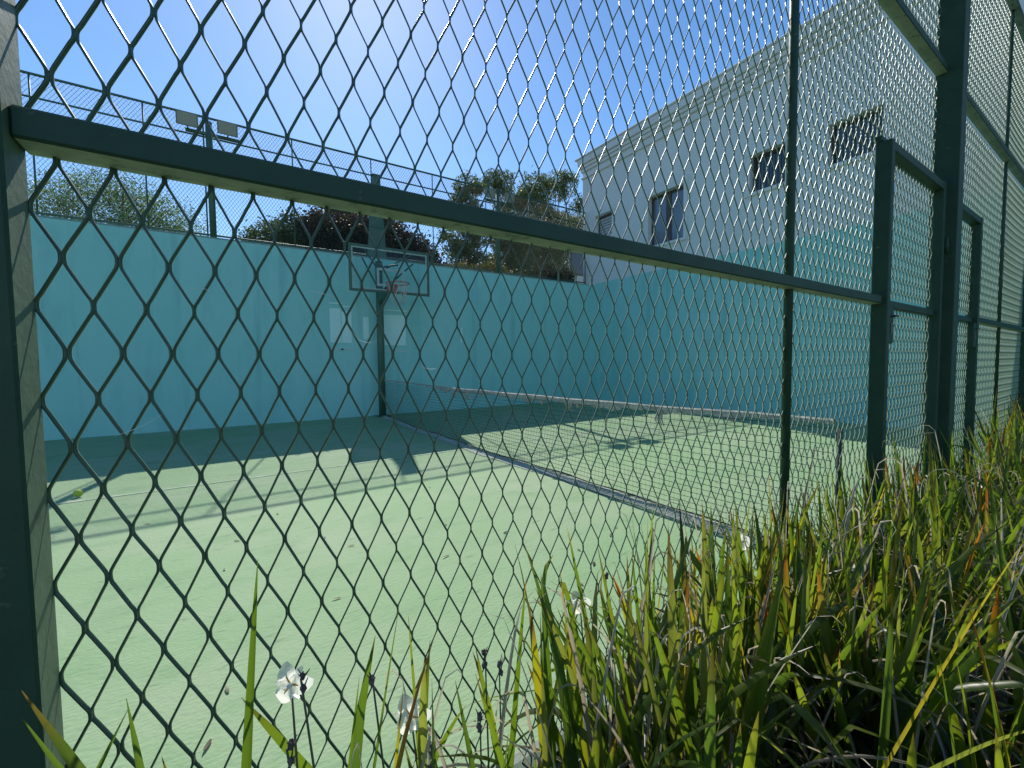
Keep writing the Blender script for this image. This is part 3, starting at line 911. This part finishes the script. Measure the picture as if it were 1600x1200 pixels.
tree('olive_bush', 'small yellow green bush above the wall below the far floodlight', (6.2, 11.4, 0),
     None, [((5.7, 11.4, 3.75), (.6, .4, .4)), ((6.8, 11.4, 3.85), (.8, .4, .5))],
     7000, .08, [(.14, .14, .04), (.10, .12, .04), (.16, .12, .03)], 12, .05, .4, cat='shrub')

# far neighbour's house seen between the trees
t = Thing('neighbour_house', (20, 22, 0), 'pale house with faded roof glimpsed through the trees', 'house')
t.part('wall', MB().box(16.8, 25, 20, 25, 0, 9.9), M['house'])
t.part('roof', MB().add([(16.4, 19.6, 9.9), (25.4, 19.6, 9.9), (25.4, 25.4, 9.9), (16.4, 25.4, 9.9), (18.5, 22.5, 11.3), (23.2, 22.5, 11.3)],
                        [(0, 1, 5, 4), (1, 2, 5), (2, 3, 4, 5), (3, 0, 4), (3, 2, 1, 0)]), M['roof'])
wn = t.part('window', MB().bbox(17.6, 18.8, 19.95, 20.02, 6.6, 8.2, .01), M['frame'])
t.part('pane', MB().box(17.68, 18.72, 19.94, 19.948, 6.68, 8.12), M['pane'], wn)

# ------------------------------------------------------------------ lily bed
def blade(base, length, width, az, lean, curl, twist, cols, seg=9, tipcol=None, tip_from=.8, fold=.35, kink=None, tw0=0., late=0.):
    """one sword leaf: V-folded ribbon; returns verts, faces, cols"""
    d = Vector((math.cos(az), math.sin(az), 0))
    p = Vector(base)
    th = lean
    V, F, K = [], [], []
    step = length / seg
    for i in range(seg + 1):
        u = i / seg
        dirv = d * math.sin(th) + Vector((0, 0, 1)) * math.cos(th)
        wv = width * min(1, .55 + 1.6 * u) * (max(0, 1 - u ** 3.2)) ** .75 + .0006
        tw = tw0 + twist * u
        side0 = Vector((-d.y, d.x, 0))
        nrm0 = dirv.cross(side0)
        side = side0 * math.cos(tw) + nrm0 * math.sin(tw)
        nrm = dirv.cross(side)
        V += [p - side * wv / 2, p + nrm * wv * fold * .5, p + side * wv / 2]
        c = np.array(cols[0]) * (1 - u) + np.array(cols[1]) * u
        if tipcol is not None and u > tip_from:
            k = min(1, (u - tip_from) / max(.02, (1 - tip_from) * .4))
            c = c * (1 - k) + np.array(tipcol) * k
        K += [c, c * 1.08, c]
        if i:
            a = 3 * i
            F += [(a - 3, a - 2, a + 1, a), (a - 2, a - 1, a + 2, a + 1)]
        p = p + dirv * step
        th += curl / seg * (.3 + 1.4 * u) if not late else (curl / seg / (1 - late) if u > late else .01)
        if kink and abs(u - kink[0]) < .5 / seg:
            th += kink[1]
    return np.array([tuple(v) for v in V]), np.array(F), np.array(K)

GREENS = [((.030, .060, .012), (.060, .095, .020)), ((.026, .052, .014), (.048, .085, .020)), ((.045, .075, .014), (.085, .115, .022)), ((.022, .046, .018), (.040, .072, .024)), ((.05, .07, .03), (.09, .11, .05))]
YELS = [((.06, .085, .015), (.15, .14, .018)), ((.05, .08, .015), (.10, .12, .02)), ((.08, .085, .02), (.17, .15, .04))]
DRYC = [((.16, .13, .09), (.34, .31, .25)), ((.10, .08, .055), (.22, .19, .15)), ((.2, .17, .12), (.48, .45, .38)), ((.08, .06, .045), (.13, .105, .08))]
ORANGE, BROWN, DARKTIP = (.15, .055, .012), (.06, .042, .026), (.03, .022, .017)

class Clump:
    def __init__(s, x, y, label):
        s.t = Thing('lily_clump', (x, y, 0), label, 'lily plant', 'lily clumps along the fence')
        s.m, s.d, s.single = [], [], []
    def put(s, bl, dry=False, single=False):
        (s.single if single else (s.d if dry else s.m)).append(bl + ((dry,) if single else ()))
    def close(s):
        for nm, lst, m in (('leaf_tuft', s.m, M['leafA']), ('dry_leaf_tuft', s.d, M['dry'])):
            if not lst:
                continue
            off, V, F, K = 0, [], [], []
            for v, f, k in lst:
                V.append(v); F.append(f + off); K.append(k); off += len(v)
            tag(s.t.qpart(nm, np.concatenate(V), np.concatenate(F), m, col=np.concatenate(K), smooth=True), kind='stuff')
        for v, f, k, dry in s.single:
            s.t.qpart('dry_leaf' if dry else 'leaf', v, f, M['dry'] if dry else M['leafA'], col=k, smooth=True)

rr_ = random.Random(5)
def rand_blade(x, y, hmin, hmax, width=(.011, .021), dry_p=.30, kind=None, lean_s=.27, az=None):
    L = rr_.uniform(hmin, hmax)
    if az is None:
        az = rr_.uniform(0, 2 * math.pi)
    lean = abs(rr_.gauss(0, lean_s))
    if kind is None:
        q = rr_.random()
        kind = 'dry' if q < dry_p else ('yel' if q < dry_p + .07 else ('arch' if q < dry_p + .24 else 'green'))
    b = (x, y, -.03)
    if kind == 'dry':
        return blade(b, L * rr_.uniform(.75, 1.05), rr_.uniform(.004, .011), az, lean * 1.2, rr_.uniform(.6, 3.6), rr_.uniform(-4, 4), rr_.choice(DRYC), seg=14, fold=.8), True
    if kind == 'yel':
        return blade(b, L, rr_.uniform(*width), az, lean, rr_.uniform(0, .5), rr_.uniform(-1.2, 1.2), rr_.choice(YELS), tipcol=rr_.choice((ORANGE, BROWN)), tip_from=rr_.uniform(.6, .9)), False
    if kind == 'arch':
        return blade(b, L * 1.08, rr_.uniform(*width), az, lean + .1, rr_.uniform(.7, 1.9), rr_.uniform(-1, 1), rr_.choice(GREENS), seg=11, tipcol=BROWN, tip_from=.9, kink=(rr_.uniform(.5, .8), rr_.uniform(0, 1.2)) if rr_.random() < .35 else None), False
    tip = rr_.choice((None, BROWN, DARKTIP, None, BROWN, DARKTIP, ORANGE))
    return blade(b, L, rr_.uniform(*width), az, lean, rr_.uniform(-.05, .35), rr_.uniform(-1.3, 1.3), rr_.choice(GREENS), tipcol=tip, tip_from=rr_.uniform(.84, .96)), False

# clump: x range, y range, fans, blades per fan, heights, label
CL = [
    (-.24, -.05, .66, .84, 2, 4, .50, .66, 'few lily leaves at the foot of the nearest square post'),
    (.02, .22, .66, .86, 2, 6, .55, .80, 'sparse lily tuft with one tall lone leaf, beside the thin leaves by the post'),
    (.22, .48, .60, .86, 4, 8, .52, .78, 'sparse lily clump carrying the large white flower low in the picture'),
    (.48, .78, .50, .87, 7, 13, .55, .82, 'lily clump with dark seed heads, between the white flower and the dense leaves'),
    (.78, 1.08, .42, .87, 11, 18, .58, .84, 'dense lily clump with orange tips in front of the lower end of the tennis net'),
    (1.08, 1.45, .10, .50, 11, 20, .50, .74, 'sunlit lily clump closest to the viewer at the lower edge of the picture'),
    (1.05, 1.50, .50, .88, 13, 20, .56, .80, 'dense lily clump against the fence below the small white flower'),
    (1.50, 2.00, .02, .48, 12, 20, .50, .74, 'shaded lily clump with long sloping leaves at the bed edge'),
    (1.50, 2.05, .48, .88, 15, 20, .56, .80, 'tall lily clump at the foot of the thin round fence post'),
    (2.05, 2.70, -.05, .84, 20, 20, .56, .80, 'lily clump with yellow blades between the thin post and the nearer gate'),
    (2.70, 3.50, -.10, .82, 20, 18, .58, .82, 'lily clump in front of the nearer gate'),
    (3.50, 4.60, -.15, .80, 22, 18, .60, .84, 'lily clump in front of the thick fence post between the gates'),
    (4.60, 5.90, -.20, .80, 24, 18, .62, .90, 'lily clump in front of the farther gate'),
    (5.90, 7.60, -.20, .82, 26, 18, .72, 1.0, 'tall bushy lily clump beyond the farther gate'),
    (.52, 1.00, -.62, -.12, 8, 16, .46, .62, 'low dark lily clump in the bottom corner of the picture'),
    (1.05, 2.20, -.62, -.02, 16, 18, .50, .70, 'broad lily clump with large sloping leaves at the picture edge'),
]
CLOBJ = []
for (x0, x1, y0, y1, fans, per, h0, h1, lab) in CL:
    c = Clump((x0 + x1) / 2, (y0 + y1) / 2, lab)
    cnt = 0
    for q in range(fans):
        fx, fy = rr_.uniform(x0, x1), rr_.uniform(y0, y1)
        near = x1 <= 2.05
        for k in range(int(per * (.60 if near else .62))):
            bx_, by2 = fx + rr_.gauss(0, .03), min(.88, fy + rr_.gauss(0, .03))
            bl, dry = rand_blade(bx_, by2, h0, h1, (.017, .031) if near else (.015, .027))
            d0 = bl[0]
            # keep leaves out of the fence plane and away from the lens
            if (d0[:, 1] > .90).any():
                d0[:, 1] = np.minimum(d0[:, 1], .90 - rr_.uniform(0, .02))
            dist = np.sqrt((d0[:, 0]) ** 2 + d0[:, 1] ** 2 + (d0[:, 2] - CAM_H) ** 2).min()
            if dist < .42:
                continue
            single = cnt < 18 and x0 < 5 and not (dry and rr_.random() < .5)
            cnt += single
            c.put(bl, dry, single)
    CLOBJ.append(c)

# chosen single leaves: each is one straight blade whose tip and a lower point were read off the photograph
def at(px, py, y):
    v = r2 * (px - 800) + u2 * (600 - py) + fwd * 663.4
    k = y / v.y
    return Vector((v.x * k, y, CAM_H + v.z * k))
def lone(c, tip, low, y, width, cols, tipc=None, tf=.95, curl=.03, tw=.25, y2=None):
    a, b = at(*tip, y), at(*low, y if y2 is None else y2)
    d = (b - a)
    f = a + d * ((a.z + .03) / max(1e-3, -d.z))
    if (f - a).length > 1.1:
        f = a + d.normalized() * 1.1
    if y2 is None:
        f.y -= rr_.uniform(0, .05)
    v = a - f
    L = v.length
    CLOBJ[c].put(blade(tuple(f), L, width, math.atan2(v.y, v.x), math.acos(v.z / L) - curl * .4, curl, tw, cols, seg=12, tipcol=tipc, tip_from=tf, tw0=math.pi / 2 + rr_.uniform(-.5, .4)), False, True)
G, Yl = GREENS, YELS
for q in ((1, (405, 872), (388, 1200), .80, .021, G[1]), (0, (195, 1092), (217, 1200), .78, .017, G[3]), (0, (203, 1108), (158, 1200), .76, .015, G[3]),
          (0, (29, 1082), (112, 1200), .62, .022, (DRYC[3][0], G[3][0]), BROWN, .93), (0, (31, 1127), (85, 1200), .60, .015, G[3]),  # first blade's dark colours paint in the post's shadow
          (2, (563, 1056), (548, 1200), .78, .013, G[1]), (2, (625, 946), (581, 1200), .80, .017, G[0], BROWN), (2, (637, 962), (650, 1200), .84, .009, G[2], BROWN),
          (2, (632, 1070), (620, 1200), .74, .012, Yl[0], DARKTIP, .88), (3, (710, 1063), (736, 1200), .78, .019, G[3], DARKTIP), (3, (742, 1012), (776, 1200), .80, .016, G[0], DARKTIP),
          (3, (823, 900), (792, 1200), .80, .026, G[0], ORANGE, .97), (4, (885, 824), (930, 1100), .82, .016, G[1], ORANGE, .97), (4, (986, 862), (1000, 1120), .82, .014, G[1], ORANGE, .98),
          (4, (825, 940), (842, 1180), .76, .030, Yl[0], BROWN, .86), (4, (1046, 860), (1050, 1100), .84, .013, G[0]), (6, (1110, 790), (1106, 1000), .82, .024, G[3], DARKTIP),
          (4, (1074, 940), (1120, 1160), .70, .022, Yl[0], ORANGE, .9), (6, (1329, 826), (1290, 1010), .70, .022, G[2], ORANGE, .95), (5, (1327, 930), (1279, 1200), .48, .026, G[2]),
          (6, (1312, 750), (1309, 880), .84, .040, Yl[1], BROWN, .97), (5, (1247, 972), (1213, 1190), .56, .018, G[4]), (5, (1234, 1076), (1226, 1200), .50, .022, Yl[0], ORANGE, .75),
          (8, (1190, 870), (1215, 1010), .80, .016, Yl[1], ORANGE, .93), (6, (1155, 990), (1165, 1100), .6, .014, Yl[0], ORANGE, .9), (8, (1375, 960), (1370, 1070), .45, .022, Yl[2], ORANGE, .85),
          (5, (1165, 985), (1090, 1180), .62, .02, G[4]), (9, (1560, 800), (1490, 960), .40, .016, Yl[1]), (7, (1530, 905), (1425, 1200), .30, .009, G[4]),
          (7, (1600, 1000), (1425, 1128), .16, .030, G[2], None, .95, .2, .3, .36), (15, (1640, 1150), (1537, 1195), .10, .020, G[4], None, .95, .2, .3, .14), (7, (1605, 850), (1530, 975), .16, .020, Yl[2], None, .95, .2, .3, .20),
          (7, (1600, 940), (1500, 1060), .14, .016, G[0], None, .95, .2, .3, .22), (7, (1450, 1005), (1378, 1092), .30, .034, G[4], None, .95, .5, .3, .36)):
    lone(*q)
# dry leaf ends that curl over and catch the light
for (ci, x0, x1, y0, y1, n_, h0, h1) in ((1, .06, .2, .7, .84, 2, .52, .74), (2, .2, .45, .66, .85, 4, .50, .74), (3, .5, .78, .55, .85, 9, .52, .8), (4, .8, 1.08, .5, .86, 11, .58, .86), (6, 1.08, 1.5, .5, .87, 14, .6, .9),
                                        (5, 1.05, 1.45, .2, .5, 9, .5, .78), (8, 1.5, 2.05, .45, .87, 14, .6, .92), (7, 1.5, 2.0, .0, .45, 9, .5, .8), (9, 2.05, 2.7, .1, .85, 14, .62, .92), (10, 2.7, 3.5, .0, .8, 10, .62, .92), (11, 3.5, 4.6, 0, .8, 8, .65, .95)):
    for q in range(n_):
        az = rr_.choice((0, math.pi)) + rr_.gauss(0, .7)
        CLOBJ[ci].put(blade((rr_.uniform(x0, x1), rr_.uniform(y0, y1), -.03), rr_.uniform(h0, h1) * 1.08, rr_.uniform(.006, .012), az, abs(rr_.gauss(0, .14)), rr_.uniform(2.4, 5.4), rr_.uniform(-2.5, 2.5),
                            rr_.choice((DRYC[2], DRYC[2], DRYC[0])), seg=24, fold=.7, late=rr_.uniform(.70, .88)), True, True)

# flower stems, seed pods and white flowers
M['stem'] = mat('flower_stem', (.07, .10, .03), .6, var=(.12, .09, .05), scale=20)
M['pod'] = mat('dried_seed_pod', (.06, .045, .035), .8, var=(.16, .13, .11), scale=30, bump=.5)
M['orange'] = mat('orange_petal_mark', (.75, .33, .03), .6)
def stem(c, foot, tip, pod=True):
    t = CLOBJ[c].t
    mid = [(foot[k] + tip[k]) / 2 + rr_.uniform(-.015, .015) for k in range(3)]
    s = t.part('flower_stem', MB().tube([foot, mid, tip], [.0028, .0024, .0018], 6), M['stem'], smooth=True)
    if pod:
        pb = MB()
        for q in range(rr_.choice((1, 2, 2, 3))):
            cx, cz = tip[0] + rr_.uniform(-.008, .008), tip[2] - q * rr_.uniform(.016, .024)
            V, F = sphere((cx, tip[1] + rr_.uniform(-.005, .005), cz), rr_.uniform(.005, .0075), 7, 5, (.9, .8, 1.4))
            pb.add([(x + rr_.uniform(-.0022, .0022), y + rr_.uniform(-.0022, .0022), z + rr_.uniform(-.002, .002)) for x, y, z in V], F)
            for w_ in range(3):
                e = (cx + rr_.uniform(-.012, .012), tip[1] + rr_.uniform(-.006, .006), cz + rr_.uniform(.008, .024))
                pb.tube([(cx, tip[1], cz), e], [.0022, .0006], 4)
        t.part('seed_pod', pb, M['pod'], s)
def flower(c, foot, p, size, face):
    stem(c, foot, p, False)
    t = CLOBJ[c].t
    n = Vector(face).normalized()
    a = n.orthogonal().normalized()
    b = n.cross(a)
    fl_ = None
    for k in range(6):
        ang = 2 * math.pi * k / 6 + .2
        d = a * math.cos(ang) + b * math.sin(ang)
        s_ = n.cross(d)
        big = k % 2 == 0
        L, wd = size * (1.1 if big else .9), size * (1.0 if big else .5)
        V, F, K = [], [], []
        for i in range(7):
            u = i / 6
            cup = .18 * math.sin(u * 2.6) - .28 * u * u + rr_.uniform(-.01, .01)
            q = Vector(p) + d * L * u + n * L * cup
            ww = wd * (math.sin(math.pi * min(1, .12 + u * .82)) ** .8) * .5
            rip = n * L * .05 * math.sin(i * 1.9 + k)
            V += [q - s_ * ww + rip, q, q + s_ * ww - rip]
            base_c = np.array((.82, .82, .79))
            K += [base_c] * 3
            if i:
                j = 3 * i
                F += [(j - 3, j - 2, j + 1, j), (j - 2, j - 1, j + 2, j + 1)]
        t.qpart('petal', np.array([tuple(v) for v in V]), np.array(F), M['petal'], col=np.array(K), smooth=True)
        if big:
            q0, q1 = Vector(p) + d * L * .12 + n * L * .10, Vector(p) + d * L * .42 + n * L * .19
            t.part('petal_mark', MB().tube([tuple(q0), tuple(q1)], [size * .05, size * .03], 5), M['orange'])
    t.part('style_arms', MB().tube([p, tuple(Vector(p) + n * size * .35)], [size * .05, size * .09], 6), M['sun_strip_style_white'])
def foot(p, dx=0, dy=-.03):
    return (p[0] + dx, min(.88, p[1] + dy), 0)
for (c, px, py, y, s_) in ((2, 642, 1118, .80, .036), (1, 455, 1068, .86, .034), (4, 906, 942, .86, .030), (6, 1158, 846, .86, .040), (8, 1392, 884, .62, .03)):
    p = at(px, py, y)
    flower(c, foot(p, .03), tuple(p), s_, (-.45, -.75, .25))
for (c, px, py, y) in ((3, 758, 1020, .80), (3, 780, 1040, .84), (2, 582, 1062, .80), (2, 676, 1165, .76), (4, 952, 945, .82), (4, 946, 900, .86), (4, 940, 1045, .76), (6, 1380, 890, .7), (3, 750, 1120, .74),
                       (1, 470, 1060, .8), (1, 448, 1170, .78), (6, 1170, 900, .84), (8, 1300, 1170, .35), (5, 1105, 1010, .7), (9, 1440, 880, .6), (8, 1330, 830, .8)):
    p = at(px, py, y)
    stem(c, foot(p, rr_.uniform(-.03, .06)), tuple(p))
for c in CLOBJ:
    c.close()

# dry litter under the lilies
V, F, K = [], [], []
off = 0
for k in range(900):
    x, y = rr_.uniform(-.5, 7), rr_.uniform(-1.2, .84)
    if x < .4 and y < .3:
        continue
    v, f, kk = blade((x, y, rr_.uniform(-.03, .05)), rr_.uniform(.1, .4), rr_.uniform(.006, .014), rr_.uniform(0, 6.3), R(rr_.uniform(75, 96)), rr_.uniform(-.3, .5), rr_.uniform(-2, 2), rr_.choice(DRYC), seg=6)
    V.append(v); F.append(f + off); K.append(kk * .8); off += len(v)
tag(quads('leaf_litter', np.concatenate(V), np.concatenate(F), M['dry'], col=np.concatenate(K)), 'dry fallen leaves on the soil under the lilies', 'litter', kind='stuff')

# a few dry leaves blown onto the court
V, F, K = [], [], []
off = 0
for k in range(60):
    x, y = rr_.uniform(-1.5, 8), 1.05 + abs(rr_.gauss(0, 1.6))
    if y > 9.5:
        continue
    v, f, kk = blade((x, y, .006), rr_.uniform(.02, .06), rr_.uniform(.008, .018), rr_.uniform(0, 6.3), R(88), rr_.uniform(-.5, .1), 0, rr_.choice(DRYC), seg=4)
    v[:, 2] = np.maximum(v[:, 2], .005)
    V.append(v); F.append(f + off); K.append(kk); off += len(v)
tag(quads('fallen_leaves', np.concatenate(V), np.concatenate(F), M['dry'], col=np.concatenate(K)), 'tiny dry leaves scattered on the green court floor', 'leaves', kind='stuff')
